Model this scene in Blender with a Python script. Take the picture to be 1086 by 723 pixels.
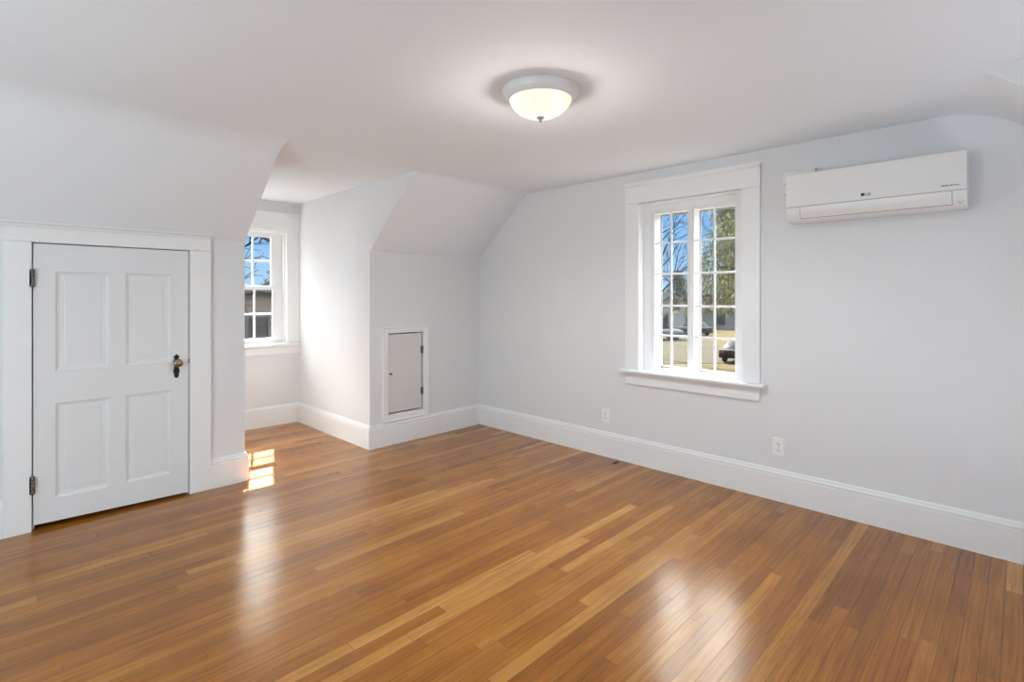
import bpy, bmesh, math, random
from mathutils import Vector, Matrix
from mathutils.geometry import tessellate_polygon

scene = bpy.context.scene
for o in list(bpy.data.objects):
    bpy.data.objects.remove(o)
C = scene.collection
random.seed(7)
PI = math.pi

# ------------------------------------------------------------------ camera
YAW = 0.7952
cam_d = bpy.data.cameras.new('camera')
cam_d.sensor_width = 36.0
cam_d.lens = 36.0 * 552.85 / 1086.0
cam_d.shift_y = -(361.5 - 312.62) / 1086.0
cam_d.clip_start = 0.05
cam_d.clip_end = 500
cam = bpy.data.objects.new('camera', cam_d)
C.objects.link(cam)
cam.location = (0, 0, 1.35)
cam.rotation_euler = (PI / 2, 0, -YAW)
scene.camera = cam

# ------------------------------------------------------------------ view
scene.view_settings.view_transform = 'Standard'
scene.view_settings.look = 'None'
scene.view_settings.gamma = 1.0
scene.view_settings.use_curve_mapping = False
scene.view_settings.exposure = 0.21

# ------------------------------------------------------------------ world: clear blue sky, paler at the horizon
world = bpy.data.worlds.new('sky')
scene.world = world
world.use_nodes = True
wn, wl = world.node_tree.nodes, world.node_tree.links
wn.clear()
w_out = wn.new('ShaderNodeOutputWorld')
w_bg = wn.new('ShaderNodeBackground')
w_tc = wn.new('ShaderNodeTexCoord')
w_sep = wn.new('ShaderNodeSeparateXYZ')
w_ramp = wn.new('ShaderNodeValToRGB')
# deep blue just above the roofs, higher sky brightened to light the room and its floor reflections
SKY_HI = 11.0
w_ramp.color_ramp.elements[0].position = 0.0
w_ramp.color_ramp.elements[0].color = (0.45 / SKY_HI, 0.68 / SKY_HI, 0.92 / SKY_HI, 1)
w_ramp.color_ramp.elements[1].position = 0.38
w_ramp.color_ramp.elements[1].color = (0.95, 0.98, 1.0, 1)
for pos, col in ((0.10, (0.24, 0.51, 0.90)), (0.25, (0.25, 0.52, 0.95))):
    e = w_ramp.color_ramp.elements.new(pos)
    e.color = tuple(c / SKY_HI for c in col) + (1,)
wl.new(w_tc.outputs['Generated'], w_sep.inputs[0])
wl.new(w_sep.outputs['Z'], w_ramp.inputs[0])
wl.new(w_ramp.outputs['Color'], w_bg.inputs['Color'])
w_bg.inputs['Strength'].default_value = SKY_HI
wl.new(w_bg.outputs[0], w_out.inputs[0])

# ------------------------------------------------------------------ sun
SUN_DIR = Vector((-0.365, -1.0, -1.053))
sd = bpy.data.lights.new('sun', 'SUN')
sd.energy = 55.0
sd.angle = math.radians(0.55)
sd.color = (1.0, 0.95, 0.87)
sun = bpy.data.objects.new('sun', sd)
C.objects.link(sun)
sun.location = (8, 20, 18)
sun.rotation_euler = SUN_DIR.to_track_quat('-Z', 'Y').to_euler()

# ------------------------------------------------------------------ added fill lights, and portals at the windows
def area(name, loc, direction, sx, sy, power, color=(1, 1, 1), spread=180):
    d = bpy.data.lights.new(name, 'AREA')
    d.shape = 'RECTANGLE'
    d.size = sx
    d.size_y = sy
    d.energy = power
    d.color = color
    d.spread = math.radians(spread)
    o = bpy.data.objects.new(name, d)
    C.objects.link(o)
    o.location = loc
    o.rotation_euler = Vector(direction).to_track_quat('-Z', 'Y').to_euler()
    return o

area('fill_left_gable', (-1.9, 1.9, 1.00), (1, 0.30, 0.25), 1.7, 1.3, 63, (0.73, 0.90, 1.0))  # added fill light in front of the left gable wall, which has no window
area('fill_rear_dormer', (2.40, -0.98, 0.40), (-0.1, 0.45, 1.0), 0.9, 0.7, 13, (0.86, 0.92, 1.0))  # added upward fill low in the second dormer, brightens ceiling and walls
area('fill_alcove_back', (1.369, 4.62, 1.25), (1, 1.6, 0.7), 0.5, 0.9, 3.4, (0.88, 0.95, 1.0))  # added fill at the unseen left cheek for the alcove, no fixture there
area('fill_alcove_side', (1.369, 5.15, 1.15), (1, -0.85, 0.05), 0.5, 1.3, 1.4, (0.88, 0.95, 1.0))  # added fill at the unseen left cheek, aimed into the room; no opening there
def portal(name, loc, direction, sx, sy):
    o = area(name, loc, direction, sx, sy, 0)
    o.data.cycles.is_portal = True
portal('portal_dormer', (1.867, 5.75, 1.43), (0, -1, 0), 0.80, 1.18)
portal('portal_gable', (3.87, 1.78, 1.40), (-1, 0, 0), 1.30, 0.82)

# ------------------------------------------------------------------ materials
def mat(name, color, rough=0.5, metal=0.0, spec=0.5, bump=None, vary=None, coat=0.0):
    m = bpy.data.materials.new(name)
    m.use_nodes = True
    n, l = m.node_tree.nodes, m.node_tree.links
    b = n['Principled BSDF']
    b.inputs['Base Color'].default_value = (*color, 1)
    b.inputs['Roughness'].default_value = rough
    b.inputs['Metallic'].default_value = metal
    b.inputs['Specular IOR Level'].default_value = spec
    b.inputs['Coat Weight'].default_value = coat
    tc = n.new('ShaderNodeTexCoord')
    if vary:
        sc, amt = vary
        nz = n.new('ShaderNodeTexNoise')
        nz.inputs['Scale'].default_value = sc
        nz.inputs['Detail'].default_value = 4
        l.new(tc.outputs['Object'], nz.inputs['Vector'])
        mx = n.new('ShaderNodeMix')
        mx.data_type = 'RGBA'
        mx.inputs['A'].default_value = tuple(max(0, c * (1 - amt)) for c in color) + (1,)
        mx.inputs['B'].default_value = tuple(min(1, c * (1 + amt)) for c in color) + (1,)
        l.new(nz.outputs['Fac'], mx.inputs['Factor'])
        l.new(mx.outputs['Result'], b.inputs['Base Color'])
    if bump:
        sc, st = bump
        nz = n.new('ShaderNodeTexNoise')
        nz.inputs['Scale'].default_value = sc
        nz.inputs['Detail'].default_value = 3
        l.new(tc.outputs['Object'], nz.inputs['Vector'])
        bp = n.new('ShaderNodeBump')
        bp.inputs['Strength'].default_value = st
        bp.inputs['Distance'].default_value = 0.004
        l.new(nz.outputs['Fac'], bp.inputs['Height'])
        l.new(bp.outputs['Normal'], b.inputs['Normal'])
    return m

M = {}
M['wall'] = mat('wall_paint', (0.785, 0.79, 0.802), 0.7, spec=0.25, bump=(260, 0.05), vary=(1.3, 0.008))
M['ceil'] = mat('ceiling_paint', (0.85, 0.89, 0.935), 0.8, spec=0.2, bump=(9, 0.10), vary=(1.0, 0.01))
M['trim'] = mat('trim_paint', (0.875, 0.88, 0.88), 0.38, spec=0.4, bump=(14, 0.04))
M['door'] = mat('door_paint', (0.79, 0.795, 0.80), 0.42, spec=0.4, bump=(18, 0.05))
M['panel'] = mat('hatch_paint', (0.70, 0.685, 0.665), 0.5, spec=0.3, vary=(6, 0.03))
M['vinyl'] = mat('window_vinyl', (0.84, 0.845, 0.85), 0.35, spec=0.4)
M['plastic'] = mat('white_plastic', (0.80, 0.80, 0.79), 0.32, spec=0.45)
M['plastic_grey'] = mat('grey_plastic', (0.30, 0.30, 0.30), 0.4)
M['ink'] = mat('dark_print', (0.05, 0.05, 0.055), 0.5)
M['ink_grey'] = mat('grey_print', (0.32, 0.33, 0.34), 0.5)
M['iron'] = mat('black_iron', (0.012, 0.011, 0.010), 0.42, metal=0.3)
M['steel'] = mat('worn_steel', (0.22, 0.21, 0.20), 0.38, metal=0.9, vary=(60, 0.5))
M['brass'] = mat('aged_brass', (0.36, 0.29, 0.19), 0.25, metal=1.0, vary=(40, 0.25))
M['ring'] = mat('fixture_white_metal', (0.80, 0.80, 0.79), 0.3, spec=0.5)
M['nickel'] = mat('fixture_finial', (0.42, 0.41, 0.39), 0.3, metal=0.6)
M['dark'] = mat('dark_hole', (0.015, 0.012, 0.010), 0.9, spec=0.0)
M['outlet'] = mat('outlet_plastic', (0.90, 0.90, 0.89), 0.3, spec=0.5)
M['closet'] = mat('closet_wood', (0.10, 0.07, 0.045), 0.8)
M['black'] = mat('dark_slot', (0.03, 0.03, 0.03), 0.6)

def glass_mat():
    m = bpy.data.materials.new('window_glass')
    m.use_nodes = True
    n, l = m.node_tree.nodes, m.node_tree.links
    n.clear()
    out = n.new('ShaderNodeOutputMaterial')
    mix = n.new('ShaderNodeMixShader')
    t = n.new('ShaderNodeBsdfTransparent')
    t.inputs['Color'].default_value = (0.96, 0.975, 0.97, 1)
    g = n.new('ShaderNodeBsdfGlossy')
    g.inputs['Roughness'].default_value = 0.01
    mix.inputs['Fac'].default_value = 0.05
    l.new(t.outputs[0], mix.inputs[1])
    l.new(g.outputs[0], mix.inputs[2])
    l.new(mix.outputs[0], out.inputs[0])
    return m
M['glass'] = glass_mat()

def frosted_mat():
    """lit alabaster glass of the ceiling lamp, faintly clouded"""
    m = mat('frosted_glass', (0.03, 0.03, 0.03), 0.3, spec=0.15)
    n, l = m.node_tree.nodes, m.node_tree.links
    b = n['Principled BSDF']
    tc = n.new('ShaderNodeTexCoord')
    nz = n.new('ShaderNodeTexNoise')
    nz.inputs['Scale'].default_value = 7
    nz.inputs['Distortion'].default_value = 1.5
    l.new(tc.outputs['Object'], nz.inputs['Vector'])
    r = n.new('ShaderNodeValToRGB')
    r.color_ramp.elements[0].position = 0.35
    r.color_ramp.elements[0].color = (0.90, 0.80, 0.62, 1)
    r.color_ramp.elements[1].position = 0.62
    r.color_ramp.elements[1].color = (1.0, 0.97, 0.86, 1)
    l.new(nz.outputs['Fac'], r.inputs[0])
    l.new(r.outputs[0], b.inputs['Emission Color'])
    b.inputs['Emission Strength'].default_value = 0.97
    return m
M['frosted'] = frosted_mat()

def floor_mat():
    m = bpy.data.materials.new('oak_strip_floor')
    m.use_nodes = True
    n, l = m.node_tree.nodes, m.node_tree.links
    b = n['Principled BSDF']
    tc = n.new('ShaderNodeTexCoord')
    sep = n.new('ShaderNodeSeparateXYZ')
    l.new(tc.outputs['Object'], sep.inputs[0])

    def math_(op, a, bb=None, c=None):
        q = n.new('ShaderNodeMath')
        q.operation = op
        for i, v in enumerate((a, bb, c)):
            if v is None:
                continue
            if isinstance(v, (int, float)):
                q.inputs[i].default_value = v
            else:
                l.new(v, q.inputs[i])
        return q.outputs[0]
    BW = 0.0585
    yr = math_('DIVIDE', sep.outputs['Y'], BW)
    row = math_('FLOOR', yr)
    fy = math_('FRACT', yr)
    wn1 = n.new('ShaderNodeTexWhiteNoise')
    wn1.noise_dimensions = '1D'
    l.new(row, wn1.inputs['W'])
    off = math_('MULTIPLY', wn1.outputs['Value'], 9.7)
    wn1b = n.new('ShaderNodeTexWhiteNoise')
    wn1b.noise_dimensions = '1D'
    l.new(math_('ADD', row, 331.7), wn1b.inputs['W'])
    ln = math_('MULTIPLY_ADD', wn1b.outputs['Value'], 0.9, 0.75)
    xr = math_('DIVIDE', math_('ADD', sep.outputs['X'], off), ln)
    seg = math_('FLOOR', xr)
    fx = math_('FRACT', xr)
    comb = n.new('ShaderNodeCombineXYZ')
    l.new(row, comb.inputs[0])
    l.new(seg, comb.inputs[1])
    wn2 = n.new('ShaderNodeTexWhiteNoise')
    wn2.noise_dimensions = '2D'
    l.new(comb.outputs[0], wn2.inputs['Vector'])
    board = wn2.outputs['Value']
    # gap mask
    dy = math_('MINIMUM', fy, math_('SUBTRACT', 1.0, fy))
    dx = math_('MULTIPLY', math_('MINIMUM', fx, math_('SUBTRACT', 1.0, fx)), ln)
    gy = math_('LESS_THAN', dy, 0.021)
    gx = math_('LESS_THAN', dx, 0.0013)
    gap = math_('MAXIMUM', gy, gx)
    # some gaps are open and dark, most are tight
    wgap = n.new('ShaderNodeTexNoise')
    wgap.inputs['Scale'].default_value = 1.7
    l.new(tc.outputs['Object'], wgap.inputs['Vector'])
    gapw = math_('MULTIPLY', gap, math_('MULTIPLY_ADD', wgap.outputs['Fac'], 1.3, -0.12))
    # grain
    gm = n.new('ShaderNodeCombineXYZ')
    l.new(math_('MULTIPLY_ADD', board, 37.0, math_('MULTIPLY', sep.outputs['X'], 1.6)), gm.inputs[0])
    l.new(math_('MULTIPLY', sep.outputs['Y'], 42.0), gm.inputs[1])
    l.new(math_('MULTIPLY', board, 91.0), gm.inputs[2])
    gr = n.new('ShaderNodeTexNoise')
    gr.inputs['Scale'].default_value = 1.8
    gr.inputs['Detail'].default_value = 6
    gr.inputs['Roughness'].default_value = 0.62
    gr.inputs['Distortion'].default_value = 0.8
    l.new(gm.outputs[0], gr.inputs['Vector'])
    ramp = n.new('ShaderNodeValToRGB')
    els = ramp.color_ramp.elements
    els[0].position = 0.0
    els[0].color = (0.315, 0.108, 0.012, 1)
    els[1].position = 1.0
    els[1].color = (0.60, 0.285, 0.065, 1)
    for pos, col in ((0.3, (0.38, 0.138, 0.015, 1)), (0.62, (0.425, 0.163, 0.019, 1)), (0.85, (0.475, 0.193, 0.026, 1))):
        q = els.new(pos)
        q.color = col
    l.new(board, ramp.inputs[0])
    gcol = n.new('ShaderNodeValToRGB')
    gcol.color_ramp.elements[0].position = 0.30
    gcol.color_ramp.elements[0].color = (0.56, 0.50, 0.44, 1)
    gcol.color_ramp.elements[1].position = 0.66
    gcol.color_ramp.elements[1].color = (1.12, 1.12, 1.10, 1)
    l.new(gr.outputs['Fac'], gcol.inputs[0])
    mul = n.new('ShaderNodeMix')
    mul.data_type = 'RGBA'
    mul.blend_type = 'MULTIPLY'
    mul.inputs['Factor'].default_value = 0.85
    l.new(ramp.outputs['Color'], mul.inputs['A'])
    l.new(gcol.outputs['Color'], mul.inputs['B'])
    # slow wear blotches
    bl = n.new('ShaderNodeTexNoise')
    bl.inputs['Scale'].default_value = 2.6
    bl.inputs['Detail'].default_value = 5
    l.new(tc.outputs['Object'], bl.inputs['Vector'])
    blr = n.new('ShaderNodeValToRGB')
    blr.color_ramp.elements[0].position = 0.3
    blr.color_ramp.elements[0].color = (0.86, 0.84, 0.82, 1)
    blr.color_ramp.elements[1].position = 0.7
    blr.color_ramp.elements[1].color = (1.06, 1.06, 1.06, 1)
    l.new(bl.outputs['Fac'], blr.inputs[0])
    mul2 = n.new('ShaderNodeMix')
    mul2.data_type = 'RGBA'
    mul2.blend_type = 'MULTIPLY'
    mul2.inputs['Factor'].default_value = 1.0
    l.new(mul.outputs['Result'], mul2.inputs['A'])
    l.new(blr.outputs['Color'], mul2.inputs['B'])
    gmix = n.new('ShaderNodeMix')
    gmix.data_type = 'RGBA'
    l.new(gapw, gmix.inputs['Factor'])
    l.new(mul2.outputs['Result'], gmix.inputs['A'])
    gmix.inputs['B'].default_value = (0.05, 0.022, 0.010, 1)
    l.new(gmix.outputs['Result'], b.inputs['Base Color'])
    # varnish
    rr = n.new('ShaderNodeMapRange')
    rr.inputs['To Min'].default_value = 0.17
    rr.inputs['To Max'].default_value = 0.27
    l.new(bl.outputs['Fac'], rr.inputs['Value'])
    l.new(rr.outputs[0], b.inputs['Roughness'])
    b.inputs['Specular IOR Level'].default_value = 0.5
    b.inputs['Specular Tint'].default_value = (1.0, 0.80, 0.55, 1)
    b.inputs['Coat Weight'].default_value = 0.15
    b.inputs['Coat Roughness'].default_value = 0.22
    # bump: seams, per-board tilt and gentle cupping
    cup = math_('MULTIPLY', math_('MULTIPLY', math_('SUBTRACT', fy, 0.5), math_('SUBTRACT', fy, 0.5)), 0.35)
    tilt = math_('MULTIPLY', math_('MULTIPLY', math_('SUBTRACT', board, 0.5), math_('SUBTRACT', fy, 0.5)), 0.35)
    wv = n.new('ShaderNodeTexNoise')
    wv.inputs['Scale'].default_value = 5.0
    wv.inputs['Detail'].default_value = 2
    l.new(tc.outputs['Object'], wv.inputs['Vector'])
    h = math_('ADD', math_('ADD', cup, tilt), math_('MULTIPLY', wv.outputs['Fac'], 0.9))
    h = math_('SUBTRACT', h, math_('MULTIPLY', gapw, 0.5))
    h = math_('ADD', h, math_('MULTIPLY', gr.outputs['Fac'], 0.08))
    bp = n.new('ShaderNodeBump')
    bp.inputs['Strength'].default_value = 0.55
    bp.inputs['Distance'].default_value = 0.0022
    l.new(h, bp.inputs['Height'])
    l.new(bp.outputs['Normal'], b.inputs['Normal'])
    return m
M['floor'] = floor_mat()

# outdoors
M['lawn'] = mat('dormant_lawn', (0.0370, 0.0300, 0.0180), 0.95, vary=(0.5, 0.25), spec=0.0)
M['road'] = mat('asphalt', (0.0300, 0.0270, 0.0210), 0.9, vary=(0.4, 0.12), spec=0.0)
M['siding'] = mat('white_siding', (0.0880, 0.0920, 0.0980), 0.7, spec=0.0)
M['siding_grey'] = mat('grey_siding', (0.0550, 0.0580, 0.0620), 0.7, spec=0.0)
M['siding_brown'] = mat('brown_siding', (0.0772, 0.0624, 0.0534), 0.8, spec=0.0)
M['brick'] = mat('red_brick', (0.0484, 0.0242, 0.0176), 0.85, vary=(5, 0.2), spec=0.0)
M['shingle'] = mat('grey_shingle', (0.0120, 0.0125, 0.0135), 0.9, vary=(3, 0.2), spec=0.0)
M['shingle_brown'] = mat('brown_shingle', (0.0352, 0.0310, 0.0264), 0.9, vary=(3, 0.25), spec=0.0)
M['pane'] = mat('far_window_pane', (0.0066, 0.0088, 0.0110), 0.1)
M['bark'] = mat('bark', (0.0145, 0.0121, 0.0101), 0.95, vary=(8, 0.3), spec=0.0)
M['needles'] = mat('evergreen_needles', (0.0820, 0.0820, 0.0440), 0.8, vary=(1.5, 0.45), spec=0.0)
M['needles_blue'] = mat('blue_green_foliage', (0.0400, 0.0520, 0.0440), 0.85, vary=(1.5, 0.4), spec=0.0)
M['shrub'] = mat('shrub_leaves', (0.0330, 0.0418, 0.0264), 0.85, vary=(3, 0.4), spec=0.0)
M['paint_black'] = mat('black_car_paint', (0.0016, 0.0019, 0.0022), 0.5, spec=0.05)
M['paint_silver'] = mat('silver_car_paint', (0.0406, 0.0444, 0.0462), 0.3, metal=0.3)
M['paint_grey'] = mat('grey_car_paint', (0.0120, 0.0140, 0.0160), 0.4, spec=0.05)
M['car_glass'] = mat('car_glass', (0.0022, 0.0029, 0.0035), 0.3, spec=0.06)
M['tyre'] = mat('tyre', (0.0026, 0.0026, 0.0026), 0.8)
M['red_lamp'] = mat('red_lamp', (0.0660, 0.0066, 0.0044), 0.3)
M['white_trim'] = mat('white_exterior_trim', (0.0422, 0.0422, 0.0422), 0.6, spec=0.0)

# ------------------------------------------------------------------ helpers
def tag(o, label=None, cat=None, group=None, kind=None):
    if label: o['label'] = label
    if cat: o['category'] = cat
    if group: o['group'] = group
    if kind: o['kind'] = kind
    return o

def empty(name, loc, label=None, cat=None, group=None, kind=None, rz=0):
    o = bpy.data.objects.new(name, None)
    o.empty_display_size = 0.1
    C.objects.link(o)
    o.location = loc
    o.rotation_euler = (0, 0, rz)
    return tag(o, label, cat, group, kind)

class MB:
    """collects shapes in world coordinates and links them as one mesh object"""
    def __init__(self):
        self.bm = bmesh.new()

    def box(self, a, b, bev=0.0, seg=2):
        x0, x1 = sorted((a[0], b[0])); y0, y1 = sorted((a[1], b[1])); z0, z1 = sorted((a[2], b[2]))
        t = bmesh.new()
        bmesh.ops.create_cube(t, size=1)
        bmesh.ops.transform(t, matrix=Matrix.Translation(((x0 + x1) / 2, (y0 + y1) / 2, (z0 + z1) / 2)) @ Matrix.Diagonal((x1 - x0, y1 - y0, z1 - z0, 1)), verts=t.verts)
        if bev:
            bmesh.ops.bevel(t, geom=list(t.edges), offset=bev, segments=seg, profile=0.5, affect='EDGES')
        self.merge(t)
        return self

    def merge(self, t, mtx=None):
        if mtx is not None:
            bmesh.ops.transform(t, matrix=mtx, verts=t.verts)
        t.verts.index_update()
        vs = [self.bm.verts.new(v.co) for v in t.verts]
        for f in t.faces:
            try:
                g = self.bm.faces.new([vs[v.index] for v in f.verts])
                g.smooth = f.smooth
            except ValueError:
                pass
        t.free()
        return self

    def faces(self, verts, faces, smooth=False):
        vs = [self.bm.verts.new(v) for v in verts]
        for f in faces:
            try:
                g = self.bm.faces.new([vs[i] for i in f])
                g.smooth = smooth
            except ValueError:
                pass
        return self

    def prism(self, pts, p2w, depth, holes=(), smooth=False):
        """polygon (u,v) with holes, extruded from d=0 to d=depth ; p2w(u,v,d) gives world point"""
        loops = [list(pts)] + [list(h) for h in holes]
        tris = tessellate_polygon([[Vector((u, v, 0)) for u, v in lp] for lp in loops])
        flat = [p for lp in loops for p in lp]
        n = len(flat)
        verts = [p2w(u, v, 0) for u, v in flat] + [p2w(u, v, depth) for u, v in flat]
        fs = [tuple(t) for t in tris] + [tuple(n + i for i in reversed(t)) for t in tris]
        k = 0
        for lp in loops:
            m = len(lp)
            for i in range(m):
                a, b = k + i, k + (i + 1) % m
                fs.append((a, b, n + b, n + a))
            k += m
        return self.faces(verts, fs, smooth)

    def tube(self, pts, radii, seg=8, cap=True):
        pts = [Vector(p) for p in pts]
        if isinstance(radii, (int, float)):
            radii = [radii] * len(pts)
        rings = []
        for i, p in enumerate(pts):
            d = (pts[min(i + 1, len(pts) - 1)] - pts[max(i - 1, 0)]).normalized()
            a = d.orthogonal().normalized() if i == 0 else (pa - d * pa.dot(d)).normalized()
            pa = a
            b = d.cross(a)
            rings.append([self.bm.verts.new(p + (a * math.cos(t) + b * math.sin(t)) * radii[i]) for t in [2 * PI * k / seg for k in range(seg)]])
        for r0, r1 in zip(rings, rings[1:]):
            for k in range(seg):
                f = self.bm.faces.new((r0[k], r0[(k + 1) % seg], r1[(k + 1) % seg], r1[k]))
                f.smooth = True
        if cap and seg > 2:
            self.bm.faces.new(list(reversed(rings[0])))
            self.bm.faces.new(rings[-1])
        return self

    def lathe(self, prof, mtx, seg=48, smooth=True):
        """prof: list of (r, z) ; revolved about local z then moved by mtx"""
        rings = []
        for r, z in prof:
            if r < 1e-5:
                rings.append([self.bm.verts.new(mtx @ Vector((0, 0, z)))])
            else:
                rings.append([self.bm.verts.new(mtx @ Vector((r * math.cos(2 * PI * k / seg), r * math.sin(2 * PI * k / seg), z))) for k in range(seg)])
        for r0, r1 in zip(rings, rings[1:]):
            for k in range(seg):
                k2 = (k + 1) % seg
                if len(r0) == 1 and len(r1) == 1:
                    continue
                if len(r0) == 1:
                    f = self.bm.faces.new((r0[0], r1[k2], r1[k]))
                elif len(r1) == 1:
                    f = self.bm.faces.new((r0[k], r0[k2], r1[0]))
                else:
                    f = self.bm.faces.new((r0[k], r0[k2], r1[k2], r1[k]))
                f.smooth = smooth
        return self

    def build(self, name, m, parent=None, norm=True, **tags):
        if norm:
            bmesh.ops.recalc_face_normals(self.bm, faces=list(self.bm.faces))
        me = bpy.data.meshes.new(name)
        bb = [v.co for v in self.bm.verts]
        if parent is None:
            c = Vector(((min(v.x for v in bb) + max(v.x for v in bb)) / 2, (min(v.y for v in bb) + max(v.y for v in bb)) / 2, min(v.z for v in bb)))
            off = c
        else:
            off = None
        o = bpy.data.objects.new(name, me)
        C.objects.link(o)
        if parent is not None:
            o.parent = parent
            # geometry was given in world coordinates: express it in the root's frame
            chain = Matrix.Identity(4)
            p = parent
            while p is not None:
                chain = Matrix.LocRotScale(p.location, p.rotation_euler, p.scale) @ chain
                p = p.parent
            inv = chain.inverted()
            bmesh.ops.transform(self.bm, matrix=inv, verts=self.bm.verts)
        elif tags.pop('at_origin', False):
            pass
        else:
            bmesh.ops.translate(self.bm, vec=-off, verts=self.bm.verts)
            o.location = off
        tags.pop('at_origin', None)
        self.bm.to_mesh(me)
        self.bm.free()
        me.materials.append(m)
        tag(o, **tags)
        return o

def copy_tree(o, parent=None):
    c = o.copy()
    C.objects.link(c)
    c.parent = parent
    for ch in list(o.children):
        copy_tree(ch, c)
    return c

# ------------------------------------------------------------------ room dimensions (metres)
W = 3.674            # gable wall with the window
XL = -2.0            # opposite gable wall, behind the camera
YB = 4.08            # knee wall right of the dormer
YK = 4.05            # knee wall with the door
YD = 5.54            # window wall of the dormer
XC, XD = 1.349, 2.384  # dormer cheeks
CEIL = 2.322
KNEE = 1.733
SY = 3.401           # flat ceiling meets the slope
NY, NKN = 0.139, -0.54    # the same on the near side
XN, XN0 = 2.986, 1.95     # near dormer cheeks
YN = -2.0

def fillet(p0, pc, p1, t, n=8):
    p0, pc, p1 = Vector(p0), Vector(pc), Vector(p1)
    a = pc + (p0 - pc).normalized() * t
    b = pc + (p1 - pc).normalized() * t
    return [tuple((a * (1 - s) ** 2 + pc * 2 * s * (1 - s) + b * s * s)) for s in [i / n for i in range(n + 1)]]

far_r = [(YB, KNEE)] + fillet((YB, KNEE), (SY, CEIL), (1.5, CEIL), 0.07)
far_l = [(YK, KNEE)] + fillet((YK, KNEE), (SY - 0.03, CEIL), (1.5, CEIL), 0.14)
near = [(NKN, KNEE)] + fillet((NKN, KNEE), (NY, CEIL), (1.5, CEIL), 0.19, 12)
near_t = [(NKN, KNEE)] + fillet((NKN, KNEE), (NY, CEIL), (1.5, CEIL), 0.03, 12)

EPS = 0.0015     # the dormer cheeks sit a hair behind the slopes and knee walls they meet
# floor
MB().box((XL - 0.1, YN - 0.1, -0.12), (W + 0.1, YD + 0.1, 0.0)).build('floor', M['floor'], at_origin=True,
    label='honey brown varnished strip wood floor of the attic room', kind='structure')

# gable wall with the large window
WIN_Y0, WIN_Y1, WIN_Z0, WIN_Z1 = 1.376, 2.183, 0.755, 2.068
prof = [(NKN, 0), (YB, 0)] + far_r + list(reversed(near))
MB().prism(prof, lambda u, v, d: (W + d, u, v), 0.22,
    holes=[[(WIN_Y0, WIN_Z0), (WIN_Y1, WIN_Z0), (WIN_Y1, WIN_Z1), (WIN_Y0, WIN_Z1)]]).build('wall_right', M['wall'], at_origin=True,
    label='pale grey gable wall holding the large window and the air conditioner', kind='structure')

# knee wall beside the dormer, with the small hatch opening
HX0, HX1, HZ0, HZ1 = 2.556, 2.945, 0.272, 1.000
MB().prism([(XD + EPS, 0), (W, 0), (W, KNEE), (XD + EPS, KNEE)], lambda u, v, d: (u, YB + d, v), 0.10,
    holes=[[(HX0, HZ0), (HX1, HZ0), (HX1, HZ1), (HX0, HZ1)]]).build('wall_back_right', M['wall'], at_origin=True,
    label='low grey knee wall with the small access hatch', kind='structure')
DX0, DX1, DZ1 = 0.204, 0.994, 1.654
MB().prism([(XL, 0), (DX0, 0), (DX0, DZ1), (DX1, DZ1), (DX1, 0), (XC - EPS, 0), (XC - EPS, KNEE), (XL, KNEE)], lambda u, v, d: (u, YK + d, v), 0.10).build(
    'wall_back_left', M['wall'], at_origin=True, label='low white knee wall holding the panelled door', kind='structure')

# sloped ceilings
def slope(name, pts, x0, x1, label, pts0=None):
    o = MB()
    n = len(pts)
    vs, fs = [], []
    for (y, z), (ya, za) in zip(pts, pts0 or pts):
        vs += [(x0, ya, za), (x1, y, z), (x0, ya, za + 0.1), (x1, y, z + 0.1)]
    for i in range(n - 1):
        a, b = 4 * i, 4 * i + 4
        fs += [(a, a + 1, b + 1, b), (a + 2, b + 2, b + 3, a + 3), (a, b, b + 2, a + 2), (a + 1, a + 3, b + 3, b + 1)]
    fs += [(0, 2, 3, 1), (4 * n - 4, 4 * n - 3, 4 * n - 1, 4 * n - 2)]
    o.faces(vs, fs)
    for f in o.bm.faces:
        f.smooth = abs(f.normal.x) < 0.5 if f.normal.length else True
    for f in o.bm.faces:
        f.normal_update()
        f.smooth = abs(f.normal.x) < 0.5
    for e_ in o.bm.edges:
        if len(e_.link_faces) == 2 and e_.calc_face_angle(0) > 0.8:
            e_.smooth = False
    return o.build(name, M['ceil'], at_origin=True, label=label, kind='structure')
slope('ceiling_slope_right', far_r, XD + EPS, W, 'short sloped ceiling between the dormer and the gable wall')
slope('ceiling_slope_left', far_l, XL, XC - EPS, 'sloped ceiling above the panelled door')
slope('ceiling_slope_near', near, XN + EPS, W, 'short curved ceiling slope at the right edge of the room', near_t)
slope('ceiling_slope_near_left', near_t, XL, XN0 - EPS, 'sloped ceiling on the camera side of the room')

# flat ceiling, running on into both dormers
yl, yr_, yn, ynt = far_l[-1][0], far_r[-1][0], near[-1][0], near_t[-1][0]
MB().prism([(XL, ynt), (XN0, ynt), (XN0, YN), (XN, YN), (XN, ynt), (W, yn), (W, yr_), (XD, yr_), (XD, YD), (XC, YD), (XC, yl), (XL, yl)],
    lambda u, v, d: (u, v, CEIL + d), 0.10).build('ceiling', M['ceil'], at_origin=True,
    label='flat white plaster ceiling with the lit dome lamp', kind='structure')

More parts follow.
